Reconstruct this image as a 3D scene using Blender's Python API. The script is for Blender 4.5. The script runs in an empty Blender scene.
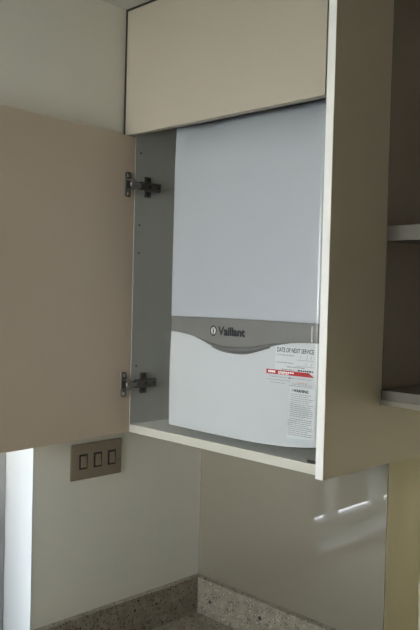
import bpy, bmesh, math, random
from mathutils import Vector, Matrix
random.seed(7)
S = bpy.context.scene
COL = S.collection

# ------------------------------------------------------------------ materials
def mat(name, color, rough=.5, spec=.5, metal=0, noise=None, bump=None, coat=0, speck=None):
    m = bpy.data.materials.new(name); m.use_nodes = True
    nt = m.node_tree; b = nt.nodes['Principled BSDF']
    b.inputs['Base Color'].default_value = (*color, 1)
    b.inputs['Roughness'].default_value = rough
    b.inputs['Specular IOR Level'].default_value = spec
    b.inputs['Metallic'].default_value = metal
    b.inputs['Coat Weight'].default_value = coat
    b.inputs['Coat Roughness'].default_value = .004; b.inputs['Coat IOR'].default_value = 2.25
    tc = nt.nodes.new('ShaderNodeTexCoord')
    if noise:
        scale, amt = noise
        n = nt.nodes.new('ShaderNodeTexNoise'); n.inputs['Scale'].default_value = scale
        n.inputs['Detail'].default_value = 6
        nt.links.new(tc.outputs['Object'], n.inputs['Vector'])
        r = nt.nodes.new('ShaderNodeValToRGB')
        r.color_ramp.elements[0].position = .3; r.color_ramp.elements[1].position = .7
        r.color_ramp.elements[0].color = (*[c*(1-amt) for c in color], 1)
        r.color_ramp.elements[1].color = (*[min(1, c*(1+amt)) for c in color], 1)
        nt.links.new(n.outputs['Fac'], r.inputs['Fac'])
        nt.links.new(r.outputs['Color'], b.inputs['Base Color'])
        last = r.outputs['Color']
    if speck:                                    # stone chips: list of (scale, threshold, colour)
        for sc, th, c in speck:
            v = nt.nodes.new('ShaderNodeTexVoronoi'); v.inputs['Scale'].default_value = sc
            nt.links.new(tc.outputs['Object'], v.inputs['Vector'])
            sep = nt.nodes.new('ShaderNodeSeparateColor')
            nt.links.new(v.outputs['Color'], sep.inputs['Color'])
            g = nt.nodes.new('ShaderNodeMath'); g.operation = 'GREATER_THAN'; g.inputs[1].default_value = th
            nt.links.new(sep.outputs['Red'], g.inputs[0])
            d = nt.nodes.new('ShaderNodeMath'); d.operation = 'LESS_THAN'; d.inputs[1].default_value = .42
            nt.links.new(v.outputs['Distance'], d.inputs[0])
            p = nt.nodes.new('ShaderNodeMath'); p.operation = 'MULTIPLY'
            nt.links.new(g.outputs[0], p.inputs[0]); nt.links.new(d.outputs[0], p.inputs[1])
            mx = nt.nodes.new('ShaderNodeMixRGB'); mx.inputs['Color2'].default_value = (*c, 1)
            nt.links.new(p.outputs[0], mx.inputs['Fac']); nt.links.new(last, mx.inputs['Color1'])
            last = mx.outputs['Color']
        nt.links.new(last, b.inputs['Base Color'])
    if bump:
        n2 = nt.nodes.new('ShaderNodeTexNoise'); n2.inputs['Scale'].default_value = bump[0]
        nt.links.new(tc.outputs['Object'], n2.inputs['Vector'])
        bp = nt.nodes.new('ShaderNodeBump'); bp.inputs['Strength'].default_value = bump[1]
        bp.inputs['Distance'].default_value = .002
        nt.links.new(n2.outputs['Fac'], bp.inputs['Height']); nt.links.new(bp.outputs['Normal'], b.inputs['Normal'])
    return m

M = {}
M['wall'] = mat('painted_plaster', (.84, .815, .735), .75, .3, noise=(3, .03), bump=(60, .12))
M['room'] = mat('room_paint', (.42, .40, .36), .8, .3, noise=(2, .04))
M['reveal'] = mat('reveal_paint', (.74, .75, .76), .6, .3, noise=(4, .02))
M['pier'] = mat('cream_wall_paint', (.80, .735, .545), .7, .3, noise=(4, .04))
M['taupe'] = mat('taupe_paint', (.30, .265, .215), .8, .3, noise=(2, .04))
M['ceiling'] = mat('ceiling_paint', (.62, .61, .56), .8, .3, noise=(2, .03))
M['floor'] = mat('floor_tile', (.62, .55, .45), .4, .5, noise=(5, .12))
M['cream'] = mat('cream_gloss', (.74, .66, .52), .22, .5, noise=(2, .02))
M['front'] = mat('dimmed_cream_front', (.455, .402, .328), .3, .5, noise=(2, .02))  # darker copy of the panel cream, dimmer light put into its colour
M['tan'] = mat('cream_door_lining', (.70, .57, .45), .5, .4, noise=(3, .02))
M['carcass'] = mat('white_melamine', (.86, .85, .79), .4, .45, noise=(4, .02))
M['carcass_shaded'] = mat('shaded_melamine', (.44, .44, .41), .45, .45, noise=(4, .02))  # white carcass material darkened, shade inside the cabinet put into its colour
M['banding'] = mat('cream_banding', (.56, .54, .47), .3, .5, noise=(6, .02))
M['edge'] = mat('white_gloss_edge', (.87, .86, .83), .06, .5, noise=(6, .01))
M['splash'] = mat('cream_glass', (.25, .222, .168), .5, .5, noise=(2, .02), coat=1)
M['stone'] = mat('speckled_stone', (.32, .28, .22), .3, .5, noise=(40, .22),
                 speck=[(160, .80, (.52, .49, .43)), (210, .86, (.07, .06, .055)), (90, .90, (.18, .155, .13)), (70, .965, (.025, .022, .02))])
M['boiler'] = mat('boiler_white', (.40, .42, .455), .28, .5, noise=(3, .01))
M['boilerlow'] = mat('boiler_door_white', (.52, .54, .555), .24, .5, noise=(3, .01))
M['band'] = mat('boiler_grey', (.175, .172, .165), .35, .5, noise=(20, .05))
M['lip'] = mat('boiler_dark_grey', (.125, .125, .122), .35, .5, noise=(20, .05))
M['ink'] = mat('dark_print', (.035, .035, .04), .5, .3, noise=(30, .05))
M['fine'] = mat('grey_print', (.30, .30, .32), .6, .3, noise=(30, .1))
M['sticker'] = mat('sticker_white', (.545, .562, .575), .35, .5, noise=(10, .01))
M['red'] = mat('sticker_red', (.40, .008, .015), .4, .5, noise=(10, .05))
M['redprint'] = mat('faded_red_print', (.55, .25, .2), .5, .4, noise=(10, .05))
M['pale'] = mat('pale_print', (.85, .8, .8), .5, .4, noise=(10, .02))
M['silver'] = mat('emblem_silver', (.62, .62, .62), .3, .5, noise=(20, .03))
M['hinge'] = mat('dull_steel', (.14, .13, .12), .36, .5, .5, noise=(50, .15))
M['hingeb'] = mat('bright_steel', (.42, .41, .39), .3, .5, .8, noise=(50, .1))
M['plate'] = mat('bronze_plate', (.29, .245, .19), .36, .5, .35, noise=(60, .06))
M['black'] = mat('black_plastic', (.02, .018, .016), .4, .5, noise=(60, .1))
M['hole'] = mat('drilled_hole', (.12, .11, .10), .8, .2, noise=(60, .1))
M['frame'] = mat('grey_window_frame', (.36, .36, .355), .35, .5, noise=(5, .03))
M['upvc'] = mat('white_upvc', (.42, .42, .42), .3, .5, noise=(5, .01))
M['box'] = mat('cream_enamel', (.62, .57, .45), .4, .5, noise=(6, .03))
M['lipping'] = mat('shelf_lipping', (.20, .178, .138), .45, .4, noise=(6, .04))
M['lining'] = mat('shade_lining', (.33, .285, .235), .5, .4, noise=(6, .05))  # shade of the niche put into the colour
M['shelf'] = mat('shaded_shelf_board', (.095, .085, .066), .4, .5, noise=(6, .03))  # board colour darkened to imitate shade from the end panel
M['catch'] = mat('catch_grey', (.22, .22, .20), .4, .5, .3, noise=(40, .1))

def glass_mat():
    m = bpy.data.materials.new('window_glass'); m.use_nodes = True; nt = m.node_tree
    nt.nodes.clear()
    o = nt.nodes.new('ShaderNodeOutputMaterial'); mx = nt.nodes.new('ShaderNodeMixShader')
    t = nt.nodes.new('ShaderNodeBsdfTransparent'); g = nt.nodes.new('ShaderNodeBsdfGlossy')
    t.inputs['Color'].default_value = (.93, .95, .94, 1); g.inputs['Roughness'].default_value = .02
    f = nt.nodes.new('ShaderNodeFresnel'); f.inputs['IOR'].default_value = 1.45
    nt.links.new(f.outputs[0], mx.inputs[0]); nt.links.new(t.outputs[0], mx.inputs[1]); nt.links.new(g.outputs[0], mx.inputs[2])
    nt.links.new(mx.outputs[0], o.inputs['Surface'])
    return m
M['glass'] = glass_mat()

# ------------------------------------------------------------------ helpers
def link(name, bm, m, parent=None, smooth=False, bevel=0, seg=2):
    bmesh.ops.recalc_face_normals(bm, faces=bm.faces)
    me = bpy.data.meshes.new(name); bm.to_mesh(me); bm.free()
    if isinstance(m, str): m = M[m]
    me.materials.append(m)
    o = bpy.data.objects.new(name, me); COL.objects.link(o)
    if parent is not None: o.parent = parent
    if smooth:
        for p in me.polygons: p.use_smooth = True
    if bevel:
        md = o.modifiers.new('bevel', 'BEVEL'); md.width = bevel; md.segments = seg
        md.limit_method = 'ANGLE'; md.angle_limit = math.radians(35)
    return o

def add_box(bm, x0, x1, y0, y1, z0, z1):
    vs = [bm.verts.new(p) for p in ((x0,y0,z0),(x1,y0,z0),(x1,y1,z0),(x0,y1,z0),(x0,y0,z1),(x1,y0,z1),(x1,y1,z1),(x0,y1,z1))]
    for f in ((0,3,2,1),(4,5,6,7),(0,1,5,4),(1,2,6,5),(2,3,7,6),(3,0,4,7)): bm.faces.new([vs[i] for i in f])

def box(name, x0, x1, y0, y1, z0, z1, m, parent=None, bevel=.0008):
    bm = bmesh.new(); add_box(bm, x0, x1, y0, y1, z0, z1)
    return link(name, bm, m, parent, bevel=bevel)

def add_cyl(bm, c, axis, r, h, n=20):
    """cylinder centred at c along 'x','y' or 'z'"""
    rot = {'z': Matrix.Identity(4), 'x': Matrix.Rotation(math.pi/2, 4, 'Y'), 'y': Matrix.Rotation(math.pi/2, 4, 'X')}[axis]
    bmesh.ops.create_cone(bm, cap_ends=True, segments=n, radius1=r, radius2=r, depth=h, matrix=Matrix.Translation(c) @ rot)

def prism(bm, pts, axis, a, b):
    """extrude a 2-D outline: axis 'x' -> pts are (y,z); 'y' -> (x,z); 'z' -> (x,y)"""
    def P(p, t):
        return {'x': (t, p[0], p[1]), 'y': (p[0], t, p[1]), 'z': (p[0], p[1], t)}[axis]
    A = [bm.verts.new(P(p, a)) for p in pts]; B = [bm.verts.new(P(p, b)) for p in pts]
    bm.faces.new(A); bm.faces.new(B[::-1]); n = len(pts)
    for i in range(n): bm.faces.new((A[i], B[i], B[(i+1) % n], A[(i+1) % n]))

def rrect(x0, x1, y0, y1, r, n=5):
    out = []
    for cx, cy, a0 in ((x1-r, y1-r, 0), (x0+r, y1-r, 90), (x0+r, y0+r, 180), (x1-r, y0+r, 270)):
        for k in range(n+1):
            a = math.radians(a0 + 90*k/n); out.append((cx + r*math.cos(a), cy + r*math.sin(a)))
    return out

def thing(name, label, cat, loc=(0, 0, 0), group=None):
    o = bpy.data.objects.new(name, None); COL.objects.link(o); o.location = loc
    o.empty_display_size = .05
    return tag(o, label, cat, group)

def tag(o, label, cat, group=None):
    o['label'] = label; o['category'] = cat
    if group: o['group'] = group
    return o

def struct(o): o['kind'] = 'structure'; return o

def settle(root):
    """children were built in world space: keep them there under a moved root"""
    inv = Matrix.Translation(root.location).inverted()
    for c in root.children: c.matrix_parent_inverse = inv

# ------------------------------------------------------------------ key measures (metres, cabinet base top = z 0)
XW, YW = -.03, .03             # faces of left and back wall
W, D = .6312, .2676            # cabinet outer right face, carcass depth
YF = -.2876                    # plane of the fronts
ZC = 1.064                     # ceiling
ZT = -.575                     # worktop top
ZFL = -1.46                    # floor
PX, PY = .5885, .185            # end of the back wall, recess wall face
XR, YN = 3.2, -2.7             # far room sides

# ------------------------------------------------------------------ the setting
WY0, WY1, WZ0, WZ1 = -1.62, -.531, -.556, .60     # window opening in left wall
bm = bmesh.new()
add_box(bm, XW-.3, XW, WY1, YW+.15, ZFL, ZC)
add_box(bm, XW-.3, XW, YN, WY0, ZFL, ZC)
add_box(bm, XW-.3, XW, WY0, WY1, WZ1, ZC)
add_box(bm, XW-.3, XW, WY0, WY1, ZFL, WZ0)
bmesh.ops.remove_doubles(bm, verts=bm.verts, dist=1e-5)
struct(link('wall_left', bm, 'wall'))
bm = bmesh.new(); add_box(bm, XW, PX, YW, YW+.3, ZFL, ZC)
struct(link('wall_back', bm, 'pier'))
bm = bmesh.new(); add_box(bm, PX, XR+.1, PY, PY+.1, ZFL, ZC)
struct(link('wall_recess', bm, 'pier'))
bm = bmesh.new(); add_box(bm, XR, XR+.1, YN, PY, ZFL, ZC)
struct(link('wall_right', bm, 'taupe'))
VX0, VX1, VZ0, VZ1 = .0, .82, -.05, .78             # opening of an unseen window added behind the camera as fill light
bm = bmesh.new()
add_box(bm, XW-.3, VX0, YN-.1, YN, ZFL, ZC); add_box(bm, VX1, XR+.1, YN-.1, YN, ZFL, ZC)
add_box(bm, VX0, VX1, YN-.1, YN, VZ1, ZC); add_box(bm, VX0, VX1, YN-.1, YN, ZFL, VZ0)
bmesh.ops.remove_doubles(bm, verts=bm.verts, dist=1e-5)
struct(link('wall_front', bm, 'room'))
wf = bpy.data.objects.new('fill_window', None); COL.objects.link(wf); struct(wf); wf.location = (.6, YN-.05, VZ0)
bm = bmesh.new()
add_box(bm, VX0, VX0+.045, YN-.08, YN-.03, VZ0, VZ1); add_box(bm, VX1-.045, VX1, YN-.08, YN-.03, VZ0, VZ1)
add_box(bm, VX0+.045, VX1-.045, YN-.08, YN-.03, VZ0, VZ0+.045); add_box(bm, VX0+.045, VX1-.045, YN-.08, YN-.03, VZ1-.045, VZ1)
add_box(bm, .39, .43, YN-.08, YN-.03, VZ0+.045, VZ1-.045)
link('window_frame', bm, 'upvc', wf, bevel=.004)
for a, b in ((VX0+.045, .39), (.43, VX1-.045)):
    box('window_pane', a, b, YN-.057, YN-.053, VZ0+.045, VZ1-.045, 'glass', wf, 0)
settle(wf)
bm = bmesh.new(); add_box(bm, XW-.3, XR+.1, YN-.1, .35, ZFL-.1, ZFL)
struct(link('floor', bm, 'floor'))
bm = bmesh.new(); add_box(bm, XW-.3, XR+.1, YN-.1, .35, ZC, ZC+.1)
struct(link('ceiling', bm, 'ceiling'))

# reveal lining of the window opening (its own bright paint)
win = bpy.data.objects.new('window_1', None); COL.objects.link(win); struct(win); win.location = (XW-.15, -.87, WZ0)
bm = bmesh.new()
add_box(bm, XW-.175, XW+.0005, WY1-.004, WY1, WZ0, WZ1)
add_box(bm, XW-.175, XW+.0005, WY0, WY0+.004, WZ0, WZ1)
add_box(bm, XW-.175, XW+.0005, WY0+.004, WY1-.004, WZ1-.004, WZ1)
link('window_reveal', bm, 'reveal', win)
box('window_sill', XW-.175, XW+.012, WY0+.004, WY1-.004, WZ0, WZ0+.012, 'upvc', win, .002)
fx0, fx1 = XW-.175, XW-.120
bm = bmesh.new()
ya, yb, za, zb = WY0+.004, WY1-.004, WZ0+.012, WZ1-.004
add_box(bm, fx0, fx1, ya, ya+.05, za, zb); add_box(bm, fx0, fx1, yb-.05, yb, za, zb)
add_box(bm, fx0, fx1, ya+.05, yb-.05, za, za+.040); add_box(bm, fx0, fx1, ya+.05, yb-.05, zb-.05, zb)
add_box(bm, fx0, fx1, -.850, -.822, za+.034, zb-.05); add_box(bm, fx0, fx1, -1.172, -1.130, za+.034, zb-.05)
link('window_frame', bm, 'frame', win, bevel=.004)
for a, b in ((ya+.05, -1.172), (-1.130, -.850), (-.822, yb-.05)):
    box('window_pane', XW-.167, XW-.163, a, b, za+.0445, zb-.05, 'glass', win, 0)
settle(win)

# ------------------------------------------------------------------ splashback, worktop, upstands
tag(box('splashback', XW, .588, YW-.006, YW, ZT+.03, ZC-.002, 'splash', None, .0006),
    'tall glossy cream glass splashback on the back wall under the cabinet', 'splashback')
bm = bmesh.new()
prism(bm, [(XW, YW), (PX, YW), (PX, PY), (1.7, PY), (1.7, -.57), (.57, -.57), (.57, -2.4), (XW, -2.4)], 'z', ZT-.04, ZT)
tag(link('worktop', bm, 'stone', None, bevel=.003), 'speckled grey stone worktop in the corner at the bottom of the picture', 'worktop')
tag(box('worktop_upstand', XW, XW+.02, -.53, YW-.006, ZT, -.472, 'stone', None, .0015),
    'speckled stone upstand along the left wall below the light switch', 'upstand')
tag(box('worktop_upstand', XW+.02, .587, YW-.026, YW-.006, ZT, -.472, 'stone', None, .0015),
    'speckled stone upstand along the foot of the glossy splashback', 'upstand')

# ------------------------------------------------------------------ wall cabinet
cab = thing('boiler_cabinet', 'tall cream wall cabinet with open door hanging in the corner around the boiler', 'cabinet', (.3, -.13, -.0208))
TH = .0208
YB = YW-.0065
# left side panel with drilled shelf-pin holes
sp = box('side_panel', -.018, 0, -D, YB, -TH, 1.055, 'carcass_shaded', cab)
for z in (.150, .443, .515, .70):
    bm = bmesh.new(); add_cyl(bm, (.0003, -.2505, z), 'x', .0028, .001, 14)
    link('pin_hole', bm, 'hole', sp)
base = box('base_panel', 0, W-.019, -D, YB, -TH, 0, 'carcass', cab)
box('top_panel', 0, W-.019, -D, YB, 1.02, 1.055, 'carcass', cab)
box('back_panel', 0, W-.019, YB-.008, YB, 0, 1.02, 'carcass', cab)
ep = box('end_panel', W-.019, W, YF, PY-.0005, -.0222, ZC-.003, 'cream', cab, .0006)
ep['label'] = 'wide cream end panel on the right'
box('edge_band', W-.0188, W-.0004, YF-.0008, YF-.0001, -.022, ZC-.0035, 'edge', ep, .0004)
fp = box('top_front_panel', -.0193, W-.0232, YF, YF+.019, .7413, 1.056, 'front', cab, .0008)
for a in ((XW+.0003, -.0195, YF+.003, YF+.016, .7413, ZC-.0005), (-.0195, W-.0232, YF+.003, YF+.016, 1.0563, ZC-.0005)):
    box('gap_shade_strip', *a, 'black', cab, 0)  # black strip added in the gap to imitate its shade
fp['label'] = 'fixed cream front above the open bay'
box('edge_band', .0004, W-.0195, -D-.0008, -D, -.0205, -.0003, 'banding', base, .0003)
# magnetic catch plate let into the base
bm = bmesh.new()
prism(bm, [(.556, -.243), (.606, -.238), (.606, -.262), (.575, -.266)], 'z', -.001, .0012)
link('catch_plate', bm, 'catch', base)
# the open door
DA = 1.4854
DV = Vector((math.cos(DA), -math.sin(DA), 0)); DN = Vector((math.sin(DA), math.cos(DA), 0))
def dpt(s, n, z):  # along the door, out of its inner face, height
    return Vector((0, YF, 0)) + DV*s + DN*n + Vector((0, 0, z))
def dbox(bm, s0, s1, n0, n1, z0, z1):
    vs = [bm.verts.new(dpt(*p)) for p in ((s0,n0,z0),(s1,n0,z0),(s1,n1,z0),(s0,n1,z0),(s0,n0,z1),(s1,n0,z1),(s1,n1,z1),(s0,n1,z1))]
    for f in ((0,3,2,1),(4,5,6,7),(0,1,5,4),(1,2,6,5),(2,3,7,6),(3,0,4,7)): bm.faces.new([vs[i] for i in f])
bm = bmesh.new(); dbox(bm, -.0205, .585, -.019, 0, -.0205, .7385)
dr = link('cabinet_door', bm, 'tan', cab, bevel=.0008)
dr['label'] = 'open cream door swung back along the left wall'
# hinges
def hinge(zc):
    # mounting plate on the side panel: winged cross with a tail
    bm = bmesh.new()
    prism(bm, rrect(-.2385, -.2165, zc-.027, zc+.027, .004), 'x', 0, .004)
    h = link('hinge', bm, 'hinge', cab, bevel=.0008)
    bm = bmesh.new()
    prism(bm, rrect(-.262, -.190, zc-.0105, zc+.0105, .003), 'x', .004, .013)
    link('hinge_body', bm, 'hinge', h, bevel=.0015)
    bm = bmesh.new()
    for dz in (-.019, .019): add_cyl(bm, (.0048, -.2275, zc+dz), 'x', .0042, .002, 16)
    add_cyl(bm, (.0136, -.2275, zc), 'x', .0042, .0016, 16)
    add_cyl(bm, (.0136, -.2005, zc), 'x', .0035, .0016, 16)
    link('hinge_screw', bm, 'black', h)
    # cup flange on the door: oblong plate, round boss, two fixing screws
    bm = bmesh.new()
    pts = rrect(-.004, .0145, zc-.032, zc+.032, .006)
    A = [bm.verts.new(dpt(s, 0, z)) for s, z in pts]; B = [bm.verts.new(dpt(s, .0035, z)) for s, z in pts]
    bm.faces.new(A); bm.faces.new(B[::-1])
    for i in range(len(pts)): bm.faces.new((A[i], B[i], B[(i+1) % len(pts)], A[(i+1) % len(pts)]))
    link('hinge_cup', bm, 'hinge', h, bevel=.0008)
    for dz in (-.023, .023):
        bm = bmesh.new(); dbox(bm, .0015, .0095, .0035, .005, zc+dz-.004, zc+dz+.004)
        link('cup_screw', bm, 'hingeb', h, bevel=.001)
    # curved link arms between cup and body
    bm = bmesh.new()
    a = [(.009, .004), (-.002, .016), (-.012, .020), (-.026, .018)]
    for dz0, dz1 in ((-.0135, -.0105), (.0105, .0135)):
        for (s0, n0), (s1, n1) in zip(a[:-1], a[1:]):
            w = .5
            q = [dpt(s0, n0, zc+dz0*(1 if s0 > -.01 else w)), dpt(s1, n1, zc+dz0*(1 if s1 > -.01 else w)),
                 dpt(s1, n1, zc+dz1*(1 if s1 > -.01 else w)), dpt(s0, n0, zc+dz1*(1 if s0 > -.01 else w))]
            up = DN*.004
            v = [bm.verts.new(p) for p in q] + [bm.verts.new(p-up) for p in q]
            for f in ((0,1,2,3),(4,7,6,5),(0,4,5,1),(1,5,6,2),(2,6,7,3),(3,7,4,0)): bm.faces.new([v[i] for i in f])
    link('link_arm', bm, 'hinge', h)
    bm = bmesh.new()
    dbox(bm, -.030, .006, .011, .016, zc-.0055, zc+.0055)
    link('hinge_arm', bm, 'hingeb', h, bevel=.0015)
    return h
h1 = hinge(.6145); h2 = hinge(.1045)
h1['label'] = 'upper steel cup hinge'; h2['label'] = 'lower steel cup hinge'
settle(cab)

# ------------------------------------------------------------------ boiler
BX, BW, BY = .1265, .4615, -.2545
DU = .0175                     # prints are measured from a line this far inside the left edge
boi = thing('boiler', 'white wall-hung boiler with grey band and stickers inside the cabinet', 'boiler', (BX+BW/2, -.12, .03))
def fy(u):                      # gently bowed front
    t = (u/BW-.5)*2
    return BY + .0085*t*t - .0085 + .003
def plan(inset=0, r=.012):
    pts = [(inset, YB-.012)]
    n = 6
    for k in range(n+1):
        a = math.radians(90*k/n); pts.append((inset + r - r*math.cos(a), fy(r)+inset + r - r*math.sin(a)))
    for k in range(1, 56):
        u = r + (BW-2*r)*k/56; pts.append((u, fy(u)+inset))
    for k in range(n+1):
        a = math.radians(90*k/n); pts.append((BW-inset - r + r*math.sin(a), fy(BW-r)+inset + r - r*math.cos(a)))
    pts.append((BW-inset, YB-.012))
    return pts
def interp(tab, u):
    if u <= tab[0][0]: return tab[0][1]
    for i in range(len(tab)-1):
        (a, za), (b, zb) = tab[i], tab[i+1]
        if u <= b:
            t = (u-a)/(b-a); t2 = t
            return za + (zb-za)*t2
    return tab[-1][1]
def smooth_tab(tab, w=.022, n=9):
    return lambda u: sum(interp(tab, u + w*(k/(n-1)-.5)*2) for k in range(n))/n
def shell(name, ztop, zbot, m, inset=0, r=.012, parent=boi, bevel=.0015, rows=1, bulge=0, roll=None):
    P = plan(inset, r); bm = bmesh.new(); R = []
    for j in range(rows+1):
        row = []
        for (u, y) in P:
            a, b = zbot(u), ztop(u); t = j/rows
            z = a+(b-a)*t
            yy = y - (bulge*math.sin(math.pi*t) if y < -.2 else 0)
            if roll and y < -.2: yy += roll(u, z)
            row.append(bm.verts.new((BX+u, yy, z)))
        R.append(row)
    for j in range(rows):
        for i in range(len(P)-1): bm.faces.new((R[j][i], R[j][i+1], R[j+1][i+1], R[j+1][i]))
        bm.faces.new((R[j][-1], R[j][0], R[j+1][0], R[j+1][-1]))
    # caps as a strip between the mirrored halves of the outline
    for row, fl in ((R[0], 1), (R[-1], 0)):
        n = len(row)
        for i in range(n//2):
            a, b, c, d = row[i], row[i+1], row[n-2-i], row[n-1-i]
            vs = []
            for v in (a, b, c, d):
                if v not in vs: vs.append(v)
            if len(vs) > 2: bm.faces.new(vs)
    o = link(name, bm, m, parent, smooth=True, bevel=0)
    md = o.modifiers.new('bevel', 'BEVEL'); md.width = bevel; md.segments = 2; md.limit_method = 'ANGLE'; md.angle_limit = math.radians(50)
    e = o.modifiers.new('split', 'EDGE_SPLIT'); e.split_angle = math.radians(40)
    return o
BT = [(0, .2485), (.03, .2462), (.06, .242), (.10, .2345), (.135, .2235), (.16, .2155), (.185, .2125), (.22, .2115), (.25, .2135), (.285, .2235), (.315, .2325), (.345, .239), (.39, .244), (.44, .247)]
bt = smooth_tab([(a+DU, b) for a, b in BT], .016)
bot = smooth_tab([(0, .0170), (.2, .0172), (.3, .0178), (.38, .0215), (.43, .027), (.4615, .032)], .02)
ztop = lambda u: .2838 + .0025*math.sin(math.pi*u/BW) + .0012*u/BW
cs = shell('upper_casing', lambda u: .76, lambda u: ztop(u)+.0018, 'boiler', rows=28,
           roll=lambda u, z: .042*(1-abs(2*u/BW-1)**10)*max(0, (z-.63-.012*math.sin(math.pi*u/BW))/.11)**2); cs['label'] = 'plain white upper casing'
bd = shell('control_band', ztop, lambda u: bt(u)+.0004, 'band', inset=.0008); bd['label'] = 'grey band with a dipped handle lip'
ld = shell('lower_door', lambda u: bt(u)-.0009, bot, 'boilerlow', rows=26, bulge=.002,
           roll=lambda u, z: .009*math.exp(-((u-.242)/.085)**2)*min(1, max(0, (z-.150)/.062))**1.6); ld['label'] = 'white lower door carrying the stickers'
# dark joint between casing, band and door
shell('joint_seal', lambda u: ztop(u)+.003, lambda u: bt(u)-.004, 'lip', inset=.003)
# handle lip: a rounded bead that thickens in the middle of the dip
bm = bmesh.new(); rings = []
U0, U1, N = .102, .382, 48
for k in range(N+1):
    u = U0+(U1-U0)*k/N; t = k/N; r = 0.0008 + .0062*math.sin(math.pi*t)**1.3
    z = bt(u)+r*.75; y = fy(u)
    rings.append([bm.verts.new((BX+u, y + .001 - r*.75*math.cos(a), z + r*math.sin(a))) for a in [2*math.pi*q/12 for q in range(12)]])
for a, b in zip(rings[:-1], rings[1:]):
    for q in range(12): bm.faces.new((a[q], a[(q+1) % 12], b[(q+1) % 12], b[q]))
bm.faces.new(rings[0]); bm.faces.new(rings[-1][::-1])
lp = link('handle_lip', bm, 'lip', bd, smooth=True)
# bright end seam at the right of the band
bm = bmesh.new(); add_box(bm, BX+.4405, BX+.4425, fy(.441)-.0012, fy(.441)+.004, .2475, .281)
link('end_seam', bm, 'silver', bd)

FONT = bpy.data.curves.new('tmp', 'FONT').font
def text_bm(body, u0, u1, z0, z1, off, bold=0, thick=0):
    c = bpy.data.curves.new('tmp_text', 'FONT'); c.body = body; c.size = 1; c.offset = bold; c.resolution_u = 3
    o = bpy.data.objects.new('tmp_text', c); COL.objects.link(o)
    dg = bpy.context.evaluated_depsgraph_get(); dg.update()
    me = bpy.data.meshes.new_from_object(o.evaluated_get(dg))
    bpy.data.objects.remove(o); bpy.data.curves.remove(c)
    bm = bmesh.new(); bm.from_mesh(me); bpy.data.meshes.remove(me)
    xs = [v.co.x for v in bm.verts]; ys = [v.co.y for v in bm.verts]
    for v in bm.verts:
        u = u0+(v.co.x-min(xs))/(max(xs)-min(xs))*(u1-u0); z = z0+(v.co.y-min(ys))/(max(ys)-min(ys))*(z1-z0)
        v.co = Vector((BX+u+DU, fy(u+DU)-off, z))
    return bm
def quad(bm, pts, off, n=6):    # flat printed patch following the bowed front; pts: two lists bottom / top as (u,z)
    (a, b), (c, d) = pts        # bottom-left, bottom-right / top-left, top-right
    for k in range(n):
        t0, t1 = k/n, (k+1)/n
        L = lambda p, q, t: (p[0]+(q[0]-p[0])*t, p[1]+(q[1]-p[1])*t)
        q4 = [L(a, b, t0), L(a, b, t1), L(c, d, t1), L(c, d, t0)]
        bm.faces.new([bm.verts.new((BX+u+DU, fy(u+DU)-off-lowb(z), z)) for u, z in q4])
def lowb(z):                    # extra bow of the lower door at height z
    t = min(max((z-.03)/(.235-.03), 0), 1)
    return .002*math.sin(math.pi*t) if z < .24 else 0
def bar(bm, u0, u1, z0, z1, off=.0009, n=2): quad(bm, (((u0, z0), (u1, z0)), ((u0, z1), (u1, z1))), off, n)
def low(bm):
    for v in bm.verts: v.co.y -= lowb(v.co.z)
    return bm

# emblem and wordmark on the band
bm = bmesh.new()
cu, cz, r = .1445+DU, .2572, .0122
ring = []
for k in range(28):
    a = 2*math.pi*k/28
    ring.append([bm.verts.new((BX+cu+q*.86*math.cos(a), fy(cu)-.0010, cz+q*math.sin(a))) for q in (r, r*.74)])
for k in range(28):
    A, B = ring[k], ring[(k+1) % 28]; bm.faces.new((A[0], B[0], B[1], A[1]))
em = link('emblem', bm, 'ink', bd)
bm = bmesh.new()
bm.faces.new([bm.verts.new((BX+cu+.0088*.86*math.cos(a), fy(cu)-.0009, cz+.0088*math.sin(a))) for a in [2*math.pi*k/24 for k in range(24)]])
link('emblem_field', bm, 'silver', em)
bm = bmesh.new()                # small two-eared figure in the oval
for o_ in ([(-.0012, -.0085), (.0012, -.0085), (.0022, .0005), (.0014, .002), (-.0014, .002), (-.0022, .0005)],
           [(-.0014, .002), (0, .001), (-.0018, .0078), (-.0038, .0068)], [(.0014, .002), (.0038, .0068), (.0018, .0078), (0, .001)]):
    bm.faces.new([bm.verts.new((BX+cu+a, fy(cu)-.0014, cz+b)) for a, b in o_])
link('emblem_figure', bm, 'ink', em)
link('wordmark', text_bm('Vaillant', .1600, .2440, .2475, .2680, .0007, .034), 'ink', bd)

# service sticker
bm = bmesh.new(); bar(bm, .332, .4345, .1795, .2345, .0005, 8)
sv = link('service_sticker', bm, 'sticker', ld)
link('sticker_title', low(text_bm('DATE OF NEXT SERVICE', .3365, .4305, .2225, .2325, .0009, .02)), 'ink', sv)
bm = bmesh.new()
def words(bm, u0, u1, z, h, wmin=.004, wmax=.011, gap=.0016, off=.0009):
    u = u0
    while u < u1-.002:
        w = min(random.uniform(wmin, wmax), u1-u); bar(bm, u, u+w, z-h/2, z+h/2, off, 1); u += w+gap
words(bm, .3365, .381, .2165, .0022); words(bm, .3365, .381, .2005, .0022); words(bm, .364, .412, .1925, .0022)
words(bm, .350, .384, .1862, .0022)
for z in (.2085, .1955): bar(bm, .388, .4305, z-.0005, z+.0005, .0009, 3)
for u in (.396, .412, .4225):
    quad(bm, (((u, .211), (u+.0012, .211)), ((u+.003, .219), (u+.0042, .219))), .0009, 1)
for u in (.410, .4235):
    quad(bm, (((u, .197), (u+.0012, .197)), ((u+.003, .204), (u+.0042, .204))), .0009, 1)
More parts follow.
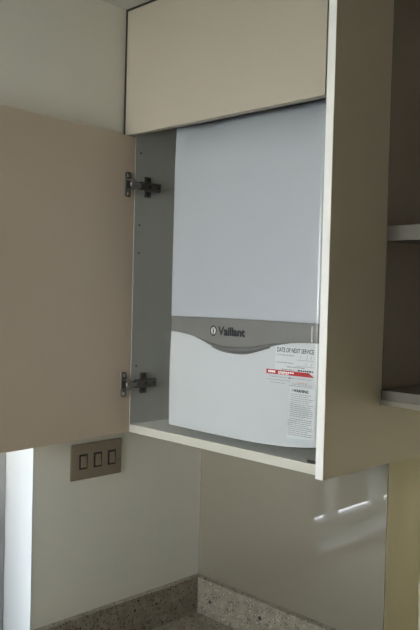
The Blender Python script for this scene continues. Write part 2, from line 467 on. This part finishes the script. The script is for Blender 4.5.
for k in range(16):
    a, b = 2*math.pi*k/16, 2*math.pi*(k+1)/16
    bm.faces.new([bm.verts.new((BX+DU+.343+q*math.cos(t), fy(.343+DU)-.0009-.0007, .1862+q*math.sin(t))) for q, t in ((.0045, a), (.0045, b), (.0032, b), (.0032, a))])
link('sticker_print', bm, 'fine', sv)
bm = bmesh.new(); words(bm, .392, .4305, .1865, .0030, .003, .007, .0012)
link('sticker_stamp', bm, 'ink', sv)
# red strip
bm = bmesh.new(); quad(bm, (((.3095, .1742), (.4335, .1748)), ((.3095, .1838), (.4205, .1838))), .0010, 8)
rs = link('red_sticker', bm, 'red', ld)
bm = bmesh.new(); words(bm, .315, .336, .1795, .0048, .003, .005, .0009, .0015); words(bm, .342, .385, .1800, .0030, .003, .006, .0012, .0015); words(bm, .342, .372, .1766, .0016, off=.0015)
link('sticker_print', bm, 'pale', rs)
# small notes under the strip
bm = bmesh.new()
words(bm, .318, .43, .1690, .0014); words(bm, .311, .375, .1625, .0014); words(bm, .322, .360, .1565, .0013); words(bm, .372, .431, .1540, .0014); words(bm, .380, .431, .1575, .0012)
nt_ = link('note_print', bm, 'fine', ld)
bm = bmesh.new(); bar(bm, .3705, .374, .1675, .1705); link('note_dot', bm, 'ink', nt_)
bm = bmesh.new(); words(bm, .391, .418, .1605, .0018); link('red_note_print', bm, 'redprint', nt_)
# warning sticker
bm = bmesh.new(); quad(bm, (((.368, .041), (.4365, .046)), ((.374, .1505), (.4365, .1505))), .0005, 6)
ws = link('warning_sticker', bm, 'sticker', ld)
link('sticker_title', low(text_bm('! WARNING', .379, .421, .1410, .1475, .0009, .05)), 'ink', ws)
bm = bmesh.new(); z = .1365; i = 0
while z > .0485:
    u0 = .3755 - .0055*(z < .082) + .001*random.random()
    words(bm, u0, .4335 - random.choice((0, .001, .004, .012)), z, .0017, .004, .010, .0012); z -= .0042 if i != 11 else .0062; i += 1
link('fine_print', bm, 'fine', ws)
# wall bracket and pipe stubs behind / below
box('wall_bracket', BX+.04, BX+BW-.04, YB-.013, YB-.008, .55, .62, 'hinge', boi)
settle(boi)

# ------------------------------------------------------------------ light switch
sw = thing('light_switch', 'bronze metal light switch with three rockers on the left wall', 'switch', (XW, -.351, -.0845))
pl = link('switch_plate', (lambda b: (prism(b, rrect(-.430, -.272, -.1305, -.0395, .003), 'x', XW, XW+.005), b)[1])(bmesh.new()), 'plate', sw, bevel=.0012)
for yc in (-.3935, -.349, -.3045):
    bm = bmesh.new(); prism(bm, rrect(yc-.0125, yc+.0125, -.1045, -.0665, .002), 'x', XW+.004, XW+.0064)
    rk = link('rocker', bm, 'black', sw, bevel=.0006)
    bm = bmesh.new()
    y0, y1 = yc-.0080, yc+.0080
    prism(bm, [(XW+.0064, -.0995), (XW+.0105, -.0995), (XW+.0072, -.0715), (XW+.0064, -.0715)], 'y', y0, y1)
    link('rocker_paddle', bm, 'plate', rk, bevel=.0006)
for y in (-.4205, -.2815):
    bm = bmesh.new(); add_cyl(bm, (XW+.0052, y, -.085), 'x', .0030, .001, 16)
    link('plate_screw', bm, 'plate', sw)
settle(sw)

# ------------------------------------------------------------------ open shelves right of the end panel
sh = thing('shelving_unit', 'open shelves with shade-toned lining in the recess right of the end panel', 'shelves', (W+.3, .03, .11))
SY = -.091
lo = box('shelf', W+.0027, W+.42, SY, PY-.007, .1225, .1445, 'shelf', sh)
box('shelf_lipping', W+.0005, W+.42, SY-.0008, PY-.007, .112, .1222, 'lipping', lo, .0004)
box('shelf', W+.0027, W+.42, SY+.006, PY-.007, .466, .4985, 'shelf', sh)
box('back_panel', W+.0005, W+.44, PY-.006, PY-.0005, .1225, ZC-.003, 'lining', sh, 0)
box('side_panel', W+.0005, W+.0022, SY+.006, PY-.007, .1225, ZC-.003, 'lining', sh, .0004)  # thin sheet added over the end panel, its colour imitates niche shade
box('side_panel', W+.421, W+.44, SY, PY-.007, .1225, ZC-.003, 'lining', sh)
settle(sh)

# ------------------------------------------------------------------ cream box at the frame's edge on the worktop
bx_ = thing('bread_bin', 'cream box standing on the worktop at the lower right edge', 'box', (.78, .06, ZT))
bm = bmesh.new(); prism(bm, rrect(.703, .96, -.03, .115, .012), 'z', ZT+.012, -.294); link('bin_body', bm, 'box', bx_, bevel=.003)
bm = bmesh.new(); prism(bm, rrect(.701, .962, -.032, .117, .012), 'z', -.294, -.270); link('bin_lid', bm, 'box', bx_, bevel=.004)
bm = bmesh.new(); prism(bm, rrect(.713, .953, -.023, .108, .01), 'z', ZT, ZT+.012); link('bin_foot', bm, 'black', bx_)
settle(bx_)

# ------------------------------------------------------------------ daylight
w = bpy.data.worlds.new('daylight'); S.world = w; w.use_nodes = True; nt = w.node_tree
bg = nt.nodes['Background']; tc = nt.nodes.new('ShaderNodeTexCoord'); sx = nt.nodes.new('ShaderNodeSeparateXYZ')
nt.links.new(tc.outputs['Generated'], sx.inputs[0])
mp = nt.nodes.new('ShaderNodeMapRange'); mp.inputs['From Min'].default_value = -1; mp.inputs['From Max'].default_value = 1
nt.links.new(sx.outputs['Z'], mp.inputs['Value'])
def sky_ramp(stops):
    rp = nt.nodes.new('ShaderNodeValToRGB'); nt.links.new(mp.outputs[0], rp.inputs['Fac']); e = rp.color_ramp.elements
    e[0].position = 0; e[0].color = (*stops[0][1], 1); e[1].position = 1; e[1].color = (*stops[-1][1], 1)
    for z, c in stops[1:-1]:
        a = e.new((z+1)/2); a.color = (*c, 1)
    return rp
# a hedge hides the horizon beyond the side window; the added one gets a bright band shaped as fill light
side = sky_ramp([(-1, (.6, .6, .5)), (-.02, (1.0, 1.0, .9)), (.03, (1.8, 1.9, 1.8)), (.10, (15, 16.5, 18)), (1, (14, 16, 18.5))])
FR = 39
front = sky_ramp([(-1, (.10*FR, .095*FR, .08*FR)), (-.42, (.22*FR, .21*FR, .20*FR)), (-.25, (.50*FR, .50*FR, .48*FR)), (-.08, (.95*FR, .95*FR, .93*FR)), (.18, (1.0*FR, 1.0*FR, 1.03*FR)), (.32, (.45*FR, .47*FR, .5*FR)), (1, (.12*FR, .14*FR, .17*FR))])
my = nt.nodes.new('ShaderNodeMapRange'); nt.links.new(sx.outputs['Y'], my.inputs['Value'])
my.inputs['From Min'].default_value = -.76; my.inputs['From Max'].default_value = -.93
mx = nt.nodes.new('ShaderNodeMixRGB'); nt.links.new(my.outputs[0], mx.inputs['Fac'])
nt.links.new(side.outputs['Color'], mx.inputs['Color1']); nt.links.new(front.outputs['Color'], mx.inputs['Color2'])
nt.links.new(mx.outputs['Color'], bg.inputs['Color']); bg.inputs['Strength'].default_value = 1

# ------------------------------------------------------------------ camera
cd = bpy.data.cameras.new('camera'); cam = bpy.data.objects.new('camera', cd); COL.objects.link(cam)
F = Vector((-.70518771, .70841778, -.02923265)); R = Vector((.70796912, .70578776, .02536481)); U = Vector((-.03860092, .00280886, .99925076))
cam.matrix_world = Matrix(((R.x, U.x, -F.x, 1.513427), (R.y, U.y, -F.y, -1.503129), (R.z, U.z, -F.z, .344321), (0, 0, 0, 1)))
cd.sensor_fit = 'VERTICAL'; cd.sensor_height = 36; cd.lens = 753.2424*36/630
cd.clip_start = .02
S.camera = cam
vs = S.view_settings; vs.view_transform = 'Standard'; vs.look = 'None'; vs.exposure = 0.06; vs.gamma = 1; vs.use_curve_mapping = False
